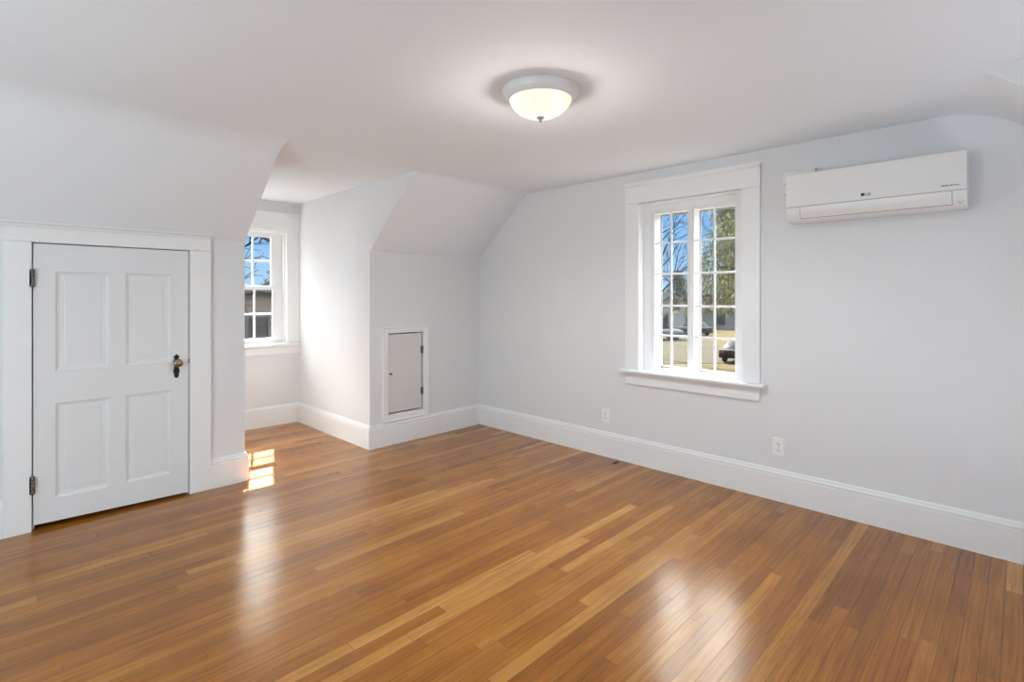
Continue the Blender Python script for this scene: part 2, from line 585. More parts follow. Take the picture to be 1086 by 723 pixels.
# dormer cheeks
EPS = 0.0015
cheek_r = [(YB + EPS, 0), (YD, 0), (YD, CEIL + EPS)] + [(y + EPS, z + EPS) for y, z in reversed(far_r)]
MB().prism(cheek_r, lambda u, v, d: (XD + d, u, v), 0.09).build('wall_dormer_right', M['wall'], at_origin=True,
    label='bright white cheek wall on the right of the dormer alcove', kind='structure')
cheek_l = [(YK + EPS, 0), (YD, 0), (YD, CEIL + EPS)] + [(y + EPS, z + EPS) for y, z in reversed(far_l)]
MB().prism(cheek_l, lambda u, v, d: (XC - d, u, v), 0.09).build('wall_dormer_left', M['wall'], at_origin=True,
    label='cheek wall on the left of the dormer alcove', kind='structure')
# dormer window wall
DW_X0, DW_X1, DW_Z0, DW_Z1 = 1.472, 2.262, 0.845, 2.02
MB().prism([(XC - 0.09, 0), (XD + 0.09, 0), (XD + 0.09, CEIL + 0.05), (XC - 0.09, CEIL + 0.05)], lambda u, v, d: (u, YD + d, v), 0.20,
    holes=[[(DW_X0, DW_Z0), (DW_X1, DW_Z0), (DW_X1, DW_Z1), (DW_X0, DW_Z1)]]).build('wall_dormer_back', M['wall'], at_origin=True,
    label='pale wall under and around the sash window in the alcove', kind='structure')

# camera side of the room
cheek_n = [(NKN - EPS, 0), (YN, 0), (YN, CEIL + EPS)] + [(y - EPS, z + EPS) for y, z in reversed(near_t)]
MB().prism(cheek_n, lambda u, v, d: (XN + d, u, v), 0.09).build('wall_near_right', M['wall'], at_origin=True,
    label='cheek wall of the second dormer at the right edge', kind='structure')
MB().prism(cheek_n, lambda u, v, d: (XN0 - d, u, v), 0.09).build('wall_near_left', M['wall'], at_origin=True,
    label='left cheek wall of the second dormer', kind='structure')
MB().box((XN, NKN - 0.1, 0), (W, NKN, KNEE)).build('wall_front_right', M['wall'], at_origin=True, label='knee wall on the camera side, right', kind='structure')
MB().box((XL, NKN - 0.1, 0), (XN0, NKN, KNEE)).build('wall_front_left', M['wall'], at_origin=True, label='knee wall on the camera side, left', kind='structure')
MB().box((XN0 - 0.09, YN - 0.1, 0), (XN + 0.09, YN, CEIL)).build('wall_front', M['wall'], at_origin=True, label='end wall of the second dormer', kind='structure')
prof_l = [(NKN, 0), (YK, 0)] + far_l + list(reversed(near_t))
MB().prism(prof_l, lambda u, v, d: (XL - d, u, v), 0.10).build('wall_left', M['wall'], at_origin=True, label='gable wall opposite the window wall', kind='structure')

# dark eaves closet behind the door and the hatch
cl = MB()
cl.box((DX0 - 0.25, YK + 0.75, 0.0), (DX1 + 0.05, YK + 0.80, 1.70))
cl.box((DX0 - 0.30, YK + 0.10, 0.0), (DX0 - 0.25, YK + 0.80, 1.70))
cl.box((DX1 + 0.05, YK + 0.10, 0.0), (DX1 + 0.10, YK + 0.80, 1.70))
cl.box((DX0 - 0.30, YK + 0.10, 1.70), (DX1 + 0.10, YK + 0.80, 1.73))
cl.build('wall_closet', M['closet'], at_origin=True, label='dark eaves closet lining behind the panelled door', kind='structure')
cl = MB()
cl.box((HX0 - 0.05, YB + 0.45, 0.2), (HX1 + 0.05, YB + 0.50, 1.08))
cl.box((HX0 - 0.08, YB + 0.10, 0.2), (HX0 - 0.05, YB + 0.50, 1.08))
cl.box((HX1 + 0.05, YB + 0.10, 0.2), (HX1 + 0.08, YB + 0.50, 1.08))
cl.box((HX0 - 0.08, YB + 0.10, 1.08), (HX1 + 0.08, YB + 0.50, 1.1))
cl.box((HX0 - 0.08, YB + 0.10, 0.18), (HX1 + 0.08, YB + 0.50, 0.2))
cl.build('wall_hatch', M['closet'], at_origin=True, label='dark eaves space behind the small hatch', kind='structure')

# ------------------------------------------------------------------ baseboards
BP = [(0.0, 0.0), (0.020, 0.0), (0.020, 0.162), (0.0155, 0.165), (0.0155, 0.169), (0.0205, 0.172), (0.0205, 0.180), (0.0175, 0.186),
      (0.0130, 0.188), (0.0130, 0.191), (0.0115, 0.199), (0.0060, 0.2045), (0.0, 0.2045)]
def baseboard(name, p0, p1, nrm, m0, m1, label):
    """mitred run from p0 to p1 ; m=+1 inside corner (shorter by d), -1 outside corner (longer), 0 square"""
    p0, p1, nrm = Vector((*p0, 0)), Vector((*p1, 0)), Vector((*nrm, 0))
    d = (p1 - p0).normalized()
    b = MB()
    A = [p0 + nrm * t + d * (m0 * t) + Vector((0, 0, z)) for t, z in BP]
    B = [p1 + nrm * t - d * (m1 * t) + Vector((0, 0, z)) for t, z in BP]
    n = len(BP)
    fs = [(i, (i + 1) % n, n + (i + 1) % n, n + i) for i in range(n)] + [tuple(range(n)), tuple(range(2 * n - 1, n - 1, -1))]
    b.faces(A + B, fs)
    return b.build(name, M['trim'], at_origin=True, label=label, kind='structure')
baseboard('baseboard_right', (W, YB), (W, NKN), (-1, 0), 1, 1, 'tall white moulded baseboard along the gable wall')
baseboard('baseboard_back_right', (XD, YB), (W, YB), (0, -1), -1, 1, 'white moulded baseboard under the access hatch')
baseboard('baseboard_dormer_right', (XD, YB), (XD, YD), (-1, 0), -1, 1, 'white baseboard along the right cheek of the alcove')
baseboard('baseboard_dormer_back', (XC, YD), (XD, YD), (0, -1), 1, 1, 'white baseboard under the alcove window')
baseboard('baseboard_dormer_left', (XC, YK), (XC, YD), (1, 0), -1, 1, 'white baseboard along the left cheek of the alcove')
baseboard('baseboard_back_left', (1.122, YK), (XC, YK), (0, -1), 0, -1, 'short white baseboard between door casing and alcove')
baseboard('baseboard_left', (XL, YK), (0.088, YK), (0, -1), 0, 0, 'white baseboard left of the door casing')

# ------------------------------------------------------------------ panelled door and its casing
CF = YK - 0.022      # casing face
tr = empty('trim_1', (0.6, YK, 0), 'white flat casing with a moulded cornice around the panelled door', kind='structure')
MB().box((0.088, CF, 0.0), (0.204, YK + 0.0, 1.652), 0.002).build('casing_leg', M['trim'], tr)
MB().box((0.994, CF, 0.0), (1.122, YK + 0.0, 1.652), 0.002).build('casing_leg', M['trim'], tr)
MB().box((0.088, CF, 1.653), (1.122, YK, 1.735), 0.002).build('head_casing', M['trim'], tr)
cor = [(0.0, 1.735), (0.026, 1.735), (0.030, 1.742), (0.030, 1.748), (0.038, 1.752), (0.046, 1.758), (0.048, 1.764), (0.040, 1.7665), (0.024, 1.7705), (0.0, 1.786)]
def run_x(profile, x0, x1, y, mir0=0.0, mir1=0.0):
    b = MB()
    n = len(profile)
    A = [(x0 - mir0 * d, y - d, z) for d, z in profile]
    B = [(x1 + mir1 * d, y - d, z) for d, z in profile]
    fs = [(i, (i + 1) % n, n + (i + 1) % n, n + i) for i in range(n)] + [tuple(range(n)), tuple(range(2 * n - 1, n - 1, -1))]
    return b.faces(A + B, fs)
run_x(cor, 0.088, 1.118, YK, 0.35, 0.4).build('cornice', M['trim'], tr)
# jamb lining and stop
j = MB()
j.box((DX0 - 0.0, YK, 0), (DX0 + 0.003, YK + 0.1, DZ1)).box((DX1 - 0.003, YK, 0), (DX1, YK + 0.1, DZ1)).box((DX0, YK, DZ1 - 0.003), (DX1, YK + 0.1, DZ1))
j.box((DX0 + 0.003, YK + 0.030, 0), (DX0 + 0.016, YK + 0.06, DZ1)).box((DX1 - 0.016, YK + 0.030, 0), (DX1 - 0.003, YK + 0.06, DZ1))
j.build('jamb', M['trim'], tr)

def panel_door(bx0, bx1, bz0, bz1, y, th, panels, depth=0.011, wdt=0.017):
    """door slab facing -y with recessed moulded panels"""
    b = MB()
    loops = [[(bx0, bz0), (bx1, bz0), (bx1, bz1), (bx0, bz1)]]
    holes = [[(a, c), (b_, c), (b_, d), (a, d)] for a, b_, c, d in panels]
    tris = tessellate_polygon([[Vector((u, v, 0)) for u, v in lp] for lp in loops + holes])
    flat = [p for lp in loops + holes for p in lp]
    b.faces([(u, y, v) for u, v in flat], [tuple(t) for t in tris])
    for a, b_, c, d in panels:
        steps = [(0, 0), (0.003, depth * 0.55), (wdt * 0.55, depth * 0.70), (wdt, depth), (wdt + 0.022, depth), (wdt + 0.026, depth * 0.82)]
        rings = []
        for ins, dep in steps:
            rings.append([(a + ins, y + dep, c + ins), (b_ - ins, y + dep, c + ins), (b_ - ins, y + dep, d - ins), (a + ins, y + dep, d - ins)])
        vs = [p for r in rings for p in r]
        fs = []
        for k in range(len(rings) - 1):
            for i in range(4):
                fs.append((4 * k + i, 4 * k + (i + 1) % 4, 4 * k + 4 + (i + 1) % 4, 4 * k + 4 + i))
        q = 4 * (len(rings) - 1)
        fs.append((q, q + 1, q + 2, q + 3))
        b.faces(vs, fs)
    vs = [(bx0, y, bz0), (bx1, y, bz0), (bx1, y, bz1), (bx0, y, bz1), (bx0, y + th, bz0), (bx1, y + th, bz0), (bx1, y + th, bz1), (bx0, y + th, bz1)]
    b.faces(vs, [(0, 1, 5, 4), (1, 2, 6, 5), (2, 3, 7, 6), (3, 0, 4, 7), (4, 5, 6, 7)])
    bmesh.ops.remove_doubles(b.bm, verts=b.bm.verts, dist=0.0002)
    return b

DY = YK - 0.010      # door face
d1 = empty('door_1', (0.6, DY, 0.0), 'short white four panel door set in the knee wall', kind='structure')
# the leaf has dropped a little: its foot is higher at the hinge side
leaf = panel_door(0.2105, 0.9865, 0.016, 1.645, DY, 0.035,
    [(0.308, 0.560, 0.905, 1.485), (0.643, 0.889, 0.905, 1.485), (0.308, 0.560, 0.163, 0.716), (0.643, 0.889, 0.163, 0.716)])
for v in leaf.bm.verts:
    if v.co.z < 0.05:
        v.co.z = 0.016 + 0.016 * (0.9865 - v.co.x) / 0.776
leaf.build('door_leaf', M['door'], d1)
def hinge(zc, parent, x, y, h=0.098):
    hb = MB()
    for k in range(5):
        z0 = zc - h / 2 + k * h / 5
        hb.lathe([(0, z0 + 0.0008), (0.0062, z0 + 0.0008), (0.0062, z0 + h / 5 - 0.0008), (0, z0 + h / 5 - 0.0008)], Matrix.Translation((x, y, 0)), 12)
    hb.lathe([(0, zc + h / 2), (0.0045, zc + h / 2), (0.005, zc + h / 2 + 0.004), (0.0, zc + h / 2 + 0.008)], Matrix.Translation((x, y, 0)), 12)
    hb.lathe([(0, zc - h / 2 - 0.006), (0.005, zc - h / 2 - 0.003), (0.0045, zc - h / 2), (0.0, zc - h / 2)], Matrix.Translation((x, y, 0)), 12)
    hb.box((x - 0.013, y + 0.006, zc - h / 2), (x - 0.001, y + 0.0115, zc + h / 2))
    hb.box((x + 0.001, y + 0.004, zc - h / 2), (x + 0.011, y + 0.007, zc + h / 2))
    return hb.build('hinge', M['steel'], parent, label='worn steel hinge')
hinge(1.446, d1, 0.2075, CF - 0.006)
hinge(0.264, d1, 0.2075, CF - 0.006)
# cast black escutcheon with knob
ep = [(0.0, 0.0), (0.009, 0.004), (0.014, 0.016), (0.013, 0.026), (0.0175, 0.038), (0.018, 0.052), (0.014, 0.066), (0.0125, 0.078), (0.017, 0.090),
      (0.019, 0.102), (0.017, 0.116), (0.011, 0.126), (0.012, 0.134), (0.017, 0.140), (0.015, 0.149), (0.008, 0.150), (0.004, 0.158), (0.0, 0.160)]
pl = [(x, z) for x, z in ep] + [(-x, z) for x, z in reversed(ep[1:-1])]
KX, KZ = 0.917, 0.898
MB().prism([(KX + x, 0.795 + z) for x, z in pl], lambda u, v, d: (u, DY - 0.004 + d, v), 0.0042).build('escutcheon', M['iron'], d1, label='black cast key plate')
kb = MB()
Rk = Matrix.Translation((KX, DY, KZ)) @ Matrix.Rotation(PI / 2, 4, 'X')
kb.lathe([(0.0, 0.004), (0.019, 0.004), (0.019, 0.008), (0.011, 0.012), (0.009, 0.026), (0.014, 0.031), (0.0245, 0.037), (0.0285, 0.046), (0.0265, 0.055), (0.019, 0.061), (0.010, 0.063), (0.0, 0.0635)], Rk, 32)
kb.build('door_knob', M['brass'], d1, label='aged brass knob')
MB().box((KX - 0.0025, DY - 0.0055, 0.832), (KX + 0.0025, DY - 0.0035, 0.848)).build('keyhole', M['dark'], d1)
MB().box((0.9868, DY - 0.003, 0.888), (0.9938, DY + 0.004, 0.918)).build('latch_strike', M['steel'], d1, label='dark latch strike on the door edge')

# ------------------------------------------------------------------ access hatch
d2 = empty('door_2', (2.75, YB, 0.2), 'small painted access hatch with mitred frame in the knee wall', kind='structure')
def mitre_frame(x0, x1, z0, z1, w, y, profile):
    """picture-frame moulding; profile list of (inset 0..w, out)"""
    b = MB()
    rings = []
    for ins, out in profile:
        rings.append([(x0 + ins, y - out, z0 + ins), (x1 - ins, y - out, z0 + ins), (x1 - ins, y - out, z1 - ins), (x0 + ins, y - out, z1 - ins)])
    vs = [p for r in rings for p in r]
    fs = []
    for k in range(len(rings) - 1):
        for i in range(4):
            fs.append((4 * k + i, 4 * k + (i + 1) % 4, 4 * k + 4 + (i + 1) % 4, 4 * k + 4 + i))
    return b.faces(vs, fs)
mitre_frame(2.506, 3.005, 0.2055, 1.062, 0.06, YB, [(0, 0), (0, 0.021), (0.004, 0.024), (0.012, 0.024), (0.016, 0.020), (0.020, 0.0165), (0.054, 0.0145), (0.058, 0.012), (0.058, -0.05), (0.050, -0.05)]).build('hatch_frame', M['trim'], d2)
MB().box((2.566, YB - 0.004, 0.285), (2.931, YB + 0.014, 0.992), 0.0015).build('hatch_panel', M['panel'], d2, label='plain greyish hatch panel')
def hatch_hinge(zc):
    b = MB()
    b.box((2.918, YB - 0.008, zc - 0.033), (2.936, YB - 0.004, zc + 0.033), 0.0008)
    b.box((2.937, YB - 0.012, zc - 0.033), (2.949, YB - 0.0125 + 0.001, zc + 0.033))
    b.lathe([(0, zc - 0.034), (0.0045, zc - 0.034), (0.0045, zc + 0.034), (0, zc + 0.034)], Matrix.Translation((2.9365, YB - 0.012, 0)), 10)
    return b.build('hinge', M['steel'], d2, label='small steel butt hinge')
hatch_hinge(0.832)
hatch_hinge(0.442)
lb = MB()
lb.lathe([(0, 0), (0.006, 0), (0.006, 0.012), (0.010, 0.016), (0.010, 0.022), (0, 0.024)], Matrix.Translation((2.588, YB - 0.004, 0.638)) @ Matrix.Rotation(PI / 2, 4, 'X'), 16)
lb.box((2.564, YB - 0.017, 0.634), (2.590, YB - 0.011, 0.642), 0.001)
lb.build('turn_latch', M['steel'], d2, label='small dark turn latch')

# ------------------------------------------------------------------ large window in the gable wall
w1 = empty('window_1', (W, 1.78, WIN_Z0), 'large white window with two gridded sashes and a deep sill', kind='structure')
FX = W - 0.020
MB().box((FX, WIN_Y1, 0.755), (W, 2.300, 2.077), 0.002).build('casing_leg', M['trim'], w1)
MB().box((FX, 1.260, 0.755), (W, WIN_Y0, 2.077), 0.002).build('casing_leg', M['trim'], w1)
MB().box((FX - 0.002, 1.257, 2.078), (W, 2.303, 2.205), 0.002).build('head_casing', M['trim'], w1)
cor2 = [(0.0, 2.205), (0.024, 2.205), (0.026, 2.211), (0.034, 2.216), (0.040, 2.224), (0.042, 2.236), (0.042, 2.240), (0.0, 2.240)]
def run_y(profile, y0, y1, x, mir=0.0):
    b = MB()
    n = len(profile)
    A = [(x - d, y0 - mir * d, z) for d, z in profile]
    B = [(x - d, y1 + mir * d, z) for d, z in profile]
    fs = [(i, (i + 1) % n, n + (i + 1) % n, n + i) for i in range(n)] + [tuple(range(n)), tuple(range(2 * n - 1, n - 1, -1))]
    return b.faces(A + B, fs)
run_y(cor2, 1.266, 2.294, W, 0.4).build('cornice', M['trim'], w1)
st = [(-0.075, 0.731), (0.066, 0.731), (0.073, 0.735), (0.075, 0.743), (0.073, 0.751), (0.066, 0.755), (-0.075, 0.755)]
MB().box((W - 0.001, WIN_Y0, 0.7305), (W + 0.075, WIN_Y1, 0.7555)).build('inner_sill', M['trim'], w1)
run_y([(max(0, d), z) for d, z in st], 1.222, 2.335, W).build('stool', M['trim'], w1)
ap = [(0, 0.634), (0.018, 0.634), (0.022, 0.640), (0.022, 0.690), (0.026, 0.704), (0.036, 0.722), (0.040, 0.731), (0, 0.731)]
run_y(ap, 1.262, 2.296, W).build('apron', M['trim'], w1)
# jamb lining
j = MB()
j.box((W - 0.018, WIN_Y0, 0.755), (W + 0.075, WIN_Y0 + 0.006, WIN_Z1)).box((W - 0.018, WIN_Y1 - 0.006, 0.755), (W + 0.075, WIN_Y1, WIN_Z1)).box((W - 0.018, WIN_Y0, WIN_Z1 - 0.006), (W + 0.075, WIN_Y1, WIN_Z1))
j.build('jamb', M['trim'], w1)
# vinyl frame with two lights, each with a grid on the room side of the glass
SX = W + 0.062
L0, L1, R0, R1 = 1.812, 2.088, 1.458, 1.762
GZ0, GZ1 = 0.772, 1.992
fr = MB()
fr.prism([(WIN_Y0 + 0.006, 0.7555), (WIN_Y1 - 0.006, 0.7555), (WIN_Y1 - 0.006, WIN_Z1 - 0.006), (WIN_Y0 + 0.006, WIN_Z1 - 0.006)], lambda u, v, d: (SX + d, u, v), 0.022,
    holes=[[(L0 - 0.022, GZ0 - 0.004), (L1 + 0.028, GZ0 - 0.004), (L1 + 0.028, GZ1 + 0.022), (L0 - 0.022, GZ1 + 0.022)],
           [(R0 - 0.022, GZ0 - 0.004), (R1 + 0.022, GZ0 - 0.004), (R1 + 0.022, GZ1 + 0.022), (R0 - 0.022, GZ1 + 0.022)]])
fr.build('window_frame', M['vinyl'], w1)
def sash(y0, y1, parent):
    s = MB()
    s.prism([(y0 - 0.0225, GZ0 - 0.0045), (y1 + (0.0285 if y1 > 2 else 0.0225), GZ0 - 0.0045), (y1 + (0.0285 if y1 > 2 else 0.0225), GZ1 + 0.0225), (y0 - 0.0225, GZ1 + 0.0225)],
        lambda u, v, d: (SX + 0.008 + d, u, v), 0.03, holes=[[(y0, GZ0), (y1, GZ0), (y1, GZ1), (y0, GZ1)]])
    so = s.build('sash', M['vinyl'], parent)
    g = MB()
    ym = (y0 + y1) / 2
    g.box((SX + 0.014, ym - 0.0075, GZ0), (SX + 0.024, ym + 0.0075, GZ1), 0.003)
    for zc in (1.757, 1.513, 1.265, 1.033):
        g.box((SX + 0.0145, y0, zc - 0.0075), (SX + 0.0235, y1, zc + 0.0075), 0.003)
    g.build('grid', M['vinyl'], so)
    MB().box((SX + 0.028, y0, GZ0), (SX + 0.031, y1, GZ1)).build('pane', M['glass'], so)
    return so
sash(L0, L1, w1)
sash(R0, R1, w1)
# deep outer frame beyond the glass, with a dark storm-window lip
ox0, ox1 = SX + 0.040, W + 0.165
of = MB()
of.box((ox0, L1, GZ0 - 0.02), (ox1, L1 + 0.09, GZ1 + 0.07))
of.box((ox0, R1, GZ0 - 0.02), (ox1, L0, GZ1 + 0.07))
of.box((ox0, R0 - 0.08, GZ0 - 0.02), (ox1, R0, GZ1 + 0.07))
of.box((ox0, R0, GZ1 + 0.002), (ox1, L1, GZ1 + 0.07))
of.box((ox0, R0 - 0.08, GZ0 - 0.06), (ox1 + 0.06, L1 + 0.09, GZ0 - 0.012))
of.build('outer_frame', M['vinyl'], w1)
sf = MB()
for y0, y1 in ((L0, L1), (R0, R1)):
    sf.prism([(y0 - 0.004, GZ0 - 0.012), (y1 + 0.004, GZ0 - 0.012), (y1 + 0.004, GZ1 + 0.004), (y0 - 0.004, GZ1 + 0.004)], lambda u, v, d: (ox1 + d, u, v), 0.014,
        holes=[[(y0 + 0.010, GZ0 + 0.01), (y1 - 0.010, GZ0 + 0.01), (y1 - 0.010, GZ1 - 0.010), (y0 + 0.010, GZ1 - 0.010)]])
sf.build('storm_frame', M['plastic_grey'], w1, label='grey storm window frame outside the glass')

# ------------------------------------------------------------------ sash window in the dormer
w2 = empty('window_2', (1.867, YD, DW_Z0), 'white double hung window in the bright alcove', kind='structure')
FY = YD - 0.020
MB().box((DW_X1, FY, 0.845), (XD, YD, 2.018), 0.002).build('casing_leg', M['trim'], w2)
MB().box((XC, FY, 0.845), (DW_X0, YD, 2.018), 0.002).build('casing_leg', M['trim'], w2)
MB().box((XC, FY - 0.002, 2.019), (XD, YD, 2.205), 0.002).build('head_casing', M['trim'], w2)
stx = [(0.0, 0.817), (0.050, 0.817), (0.056, 0.821), (0.058, 0.831), (0.056, 0.841), (0.050, 0.845), (0.0, 0.845)]
run_x(stx, XC, XD, YD).build('stool', M['trim'], w2)
run_x([(0, 0.733), (0.018, 0.733), (0.021, 0.738), (0.021, 0.800), (0.030, 0.817), (0, 0.817)], XC, XD, YD).build('apron', M['trim'], w2)
# jamb lining with parting stops
j = MB()
for xs, sgn in ((DW_X0, 1), (DW_X1, -1)):
    j.box((xs, YD - 0.018, 0.845), (xs + sgn * 0.008, YD + 0.19, DW_Z1))
    j.box((xs + sgn * 0.008, YD + 0.025, 0.845), (xs + sgn * 0.024, YD + 0.045, DW_Z1 - 0.008), 0.002)
    j.box((xs + sgn * 0.008, YD + 0.083, 0.845), (xs + sgn * 0.020, YD + 0.090, DW_Z1 - 0.008), 0.001)
    j.box((xs + sgn * 0.008, YD + 0.132, 0.845), (xs + sgn * 0.046, YD + 0.150, DW_Z1 - 0.008), 0.001)
j.box((DW_X0, YD - 0.018, DW_Z1 - 0.008), (DW_X1, YD + 0.19, DW_Z1))
j.box((DW_X0 + 0.008, YD + 0.025, DW_Z1 - 0.028), (DW_X1 - 0.008, YD + 0.045, DW_Z1 - 0.008), 0.002)
j.box((DW_X0, YD - 0.001, 0.8445), (DW_X1, YD + 0.22, 0.8545))
j.build('jamb', M['trim'], w2)
SXa, SXb = DW_X0 + 0.010, DW_X1 - 0.010
G0, G1 = 1.598, 2.136
def hung(y0, z0, z1, gz0, gz1, name):
    s = MB()
    s.prism([(SXa, z0), (SXb, z0), (SXb, z1), (SXa, z1)], lambda u, v, d: (u, y0 + d, v), 0.034, holes=[[(G0, gz0), (G1, gz0), (G1, gz1), (G0, gz1)]])
    so = s.build('sash', M['vinyl'], w2)
    g = MB()
    for k in (1, 2):
        xc = G0 + (G1 - G0) * k / 3
        g.box((xc - 0.009, y0 + 0.004, gz0), (xc + 0.009, y0 + 0.026, gz1), 0.003)
    zc = (gz0 + gz1) / 2
    g.box((G0, y0 + 0.005, zc - 0.009), (G1, y0 + 0.025, zc + 0.009), 0.003)
    g.build('grid', M['vinyl'], so)
    MB().box((G0, y0 + 0.015, gz0), (G1, y0 + 0.018, gz1)).build('pane', M['glass'], so)
hung(YD + 0.047, 0.855, 1.442, 0.903, 1.402, 'lower')
hung(YD + 0.092, 1.404, 2.008, 1.446, 1.950, 'upper')
lk = MB()
lk.box((1.845, YD + 0.050, 1.442), (1.890, YD + 0.080, 1.449), 0.002)
lk.lathe([(0, 0), (0.010, 0), (0.010, 0.010), (0, 0.012)], Matrix.Translation((1.867, YD + 0.066, 1.449)), 16)
lk.build('sash_lock', M['vinyl'], w2)

# ------------------------------------------------------------------ ceiling lamp
LX, LY = 1.866, 1.640
lamp = empty('ceiling_lamp', (LX, LY, CEIL), 'flush dome ceiling lamp, frosted glass bowl lit warm, white metal ring', 'ceiling lamp')
T = Matrix.Translation((LX, LY, CEIL))
MB().lathe([(0, 0), (0.182, 0), (0.182, -0.007), (0.179, -0.010), (0.176, -0.018), (0.172, -0.024), (0.171, -0.030), (0.166, -0.035), (0.161, -0.040), (0.159, -0.046), (0.152, -0.049), (0.148, -0.047), (0.148, -0.010), (0, -0.010)], T, 72).build('lamp_ring', M['ring'], lamp)
bowl_o = [(0.149, -0.040), (0.1475, -0.048), (0.140, -0.066), (0.127, -0.085), (0.108, -0.102), (0.084, -0.115), (0.055, -0.123), (0.028, -0.126), (0.010, -0.1265)]
bowl = MB().lathe(bowl_o, T, 72)
bowl.build('lamp_shade', M['frosted'], lamp, label='frosted glass bowl glowing warm white')
MB().lathe([(0, -0.120), (0.017, -0.1265), (0.018, -0.130), (0.012, -0.136), (0.006, -0.139), (0.0075, -0.144), (0.006, -0.150), (0, -0.153)], T, 32).build('finial', M['nickel'], lamp)
bd = bpy.data.lights.new('bulb_light', 'POINT')
bd.energy = 56.0
bd.color = (1.0, 0.94, 0.86)
bd.shadow_soft_size = 0.14
bo = bpy.data.objects.new('bulb_light', bd)
C.objects.link(bo)
bo.parent = lamp
bo.location = (0, 0, -0.035)
gd = bpy.data.lights.new('bowl_light', 'SPOT')
gd.energy = 58.0
gd.color = (0.94, 0.97, 1.0)
gd.spot_size = math.radians(168)
gd.spot_blend = 0.5
gd.shadow_soft_size = 0.10
go = bpy.data.objects.new('bowl_light', gd)
C.objects.link(go)
go.parent = lamp
go.location = (0, 0, -0.150)

# ------------------------------------------------------------------ air conditioner
AY0, AY1, AZ0, AZ1 = 0.203, 1.046, 1.797, 2.086
AX = W - 0.190
ac = empty('air_conditioner', (W, (AY0 + AY1) / 2, AZ0), 'long white wall mounted air conditioner right of the large window', 'air conditioner')
SZ = 1.884   # seam
def bez(p0, p1, p2, p3, n):
    o = []
    for i in range(n + 1):
        t = i / n
        o.append(tuple((1 - t) ** 3 * p0[k] + 3 * t * (1 - t) ** 2 * p1[k] + 3 * t * t * (1 - t) * p2[k] + t ** 3 * p3[k] for k in (0, 1)))
    return o
LOWER = bez((-0.100, AZ0), (-0.150, AZ0), (-0.180, AZ0 + 0.026), (-0.186, SZ), 20)
body = [(0.0, AZ0 + 0.012), (-0.05, AZ0 + 0.002)] + LOWER + [(-0.186, AZ1 - 0.010), (-0.180, AZ1 - 0.002), (-0.16, AZ1), (0.0, AZ1)]
def prof_y(pts, y0, y1, bevel=0.0):
    b = MB()
    n = len(pts)
    A = [(W + d, y0, z) for d, z in pts]
    B = [(W + d, y1, z) for d, z in pts]
    b.faces(A + B, [(i, (i + 1) % n, n + (i + 1) % n, n + i) for i in range(n)] + [tuple(range(n)), tuple(range(2 * n - 1, n - 1, -1))])
    return b
pb = prof_y(body, AY0, AY1)
for f in pb.bm.faces:
    f.smooth = len(f.verts) == 4
for e_ in pb.bm.edges:
    if len(e_.link_faces) == 2 and (len(e_.link_faces[0].verts) > 4 or len(e_.link_faces[1].verts) > 4 or e_.calc_face_angle(0) > 0.6):
        e_.smooth = False
pb.build('body', M['plastic'], ac)
MB().box((AX - 0.004, AY0 - 0.001, SZ + 0.002), (AX + 0.012, AY1 + 0.001, AZ1 - 0.002), 0.004, 3).build('front_panel', M['plastic'], ac)
# curved air vane, its outline left as a dark reveal
def vane_pt(z, out):
    # follow the curved lower housing
    d = LOWER[0][0]
    for (d0, z0), (d1, z1) in zip(LOWER, LOWER[1:]):
        if z0 <= z <= z1:
            d = d0 + (d1 - d0) * (z - z0) / max(1e-6, z1 - z0)
            break
        d = d1
    return W + d - out
def strip(y0, y1, z0, z1, out, n=14):
    b = MB()
    zs = [z0 + (z1 - z0) * i / n for i in range(n + 1)]
    vs = []
    for z in zs:
        vs += [(vane_pt(z, out), y0, z), (vane_pt(z, out), y1, z), (vane_pt(z, -0.002), y0, z), (vane_pt(z, -0.002), y1, z)]
    fs = []
    for i in range(n):
        a, c = 4 * i, 4 * i + 4
        fs += [(a, a + 1, c + 1, c), (a + 2, c + 2, c + 3, a + 3), (a, c, c + 2, a + 2), (a + 1, a + 3, c + 3, c + 1)]
    fs += [(0, 2, 3, 1), (4 * n, 4 * n + 1, 4 * n + 3, 4 * n + 2)]
    b.faces(vs, fs)
    for f in b.bm.faces:
        f.normal_update()
        f.smooth = abs(f.normal.y) < 0.5
    for e_ in b.bm.edges:
        if len(e_.link_faces) == 2 and e_.calc_face_angle(0) > 0.6:
            e_.smooth = False
    return b
strip(0.2590, 0.972, 1.8140, SZ + 0.0020, 0.0012).build('vane_gap', M['plastic_grey'], ac, label='dark line around the air vane')
strip(0.2618, 0.9692, 1.8168, SZ - 0.0012, 0.0034).build('air_vane', M['plastic'], ac)
strip(AY0 + 0.004, AY1 - 0.002, SZ - 0.0005, SZ + 0.0022, 0.0006, 2).build('seam', M['plastic_grey'], ac, label='dark seam under the front panel')
# mounting plate and pipe cover just showing behind the top left corner
mp = MB()
mp.box((W - 0.030, 0.925, AZ1 - 0.02), (W, 1.110, 2.142), 0.003)
mp.build('mounting_plate', M['plastic'], ac)
MB().box((W - 0.020, 1.040, 2.000), (W, 1.114, 2.022), 0.003).build('side_clip', M['plastic'], ac)
def text_mesh(body_, size):
    cu = bpy.data.curves.new('t', 'FONT')
    cu.body = body_
    cu.size = size
    cu.extrude = 0.0003
    cu.offset = 0.00035
    cu.align_x = 'LEFT'
    to = bpy.data.objects.new('t', cu)
    C.objects.link(to)
    dg = bpy.context.evaluated_depsgraph_get()
    me = bpy.data.meshes.new_from_object(to.evaluated_get(dg))
    bpy.data.objects.remove(to)
    bpy.data.curves.remove(cu)
    t = bmesh.new()
    t.from_mesh(me)
    bpy.data.meshes.remove(me)
    return t
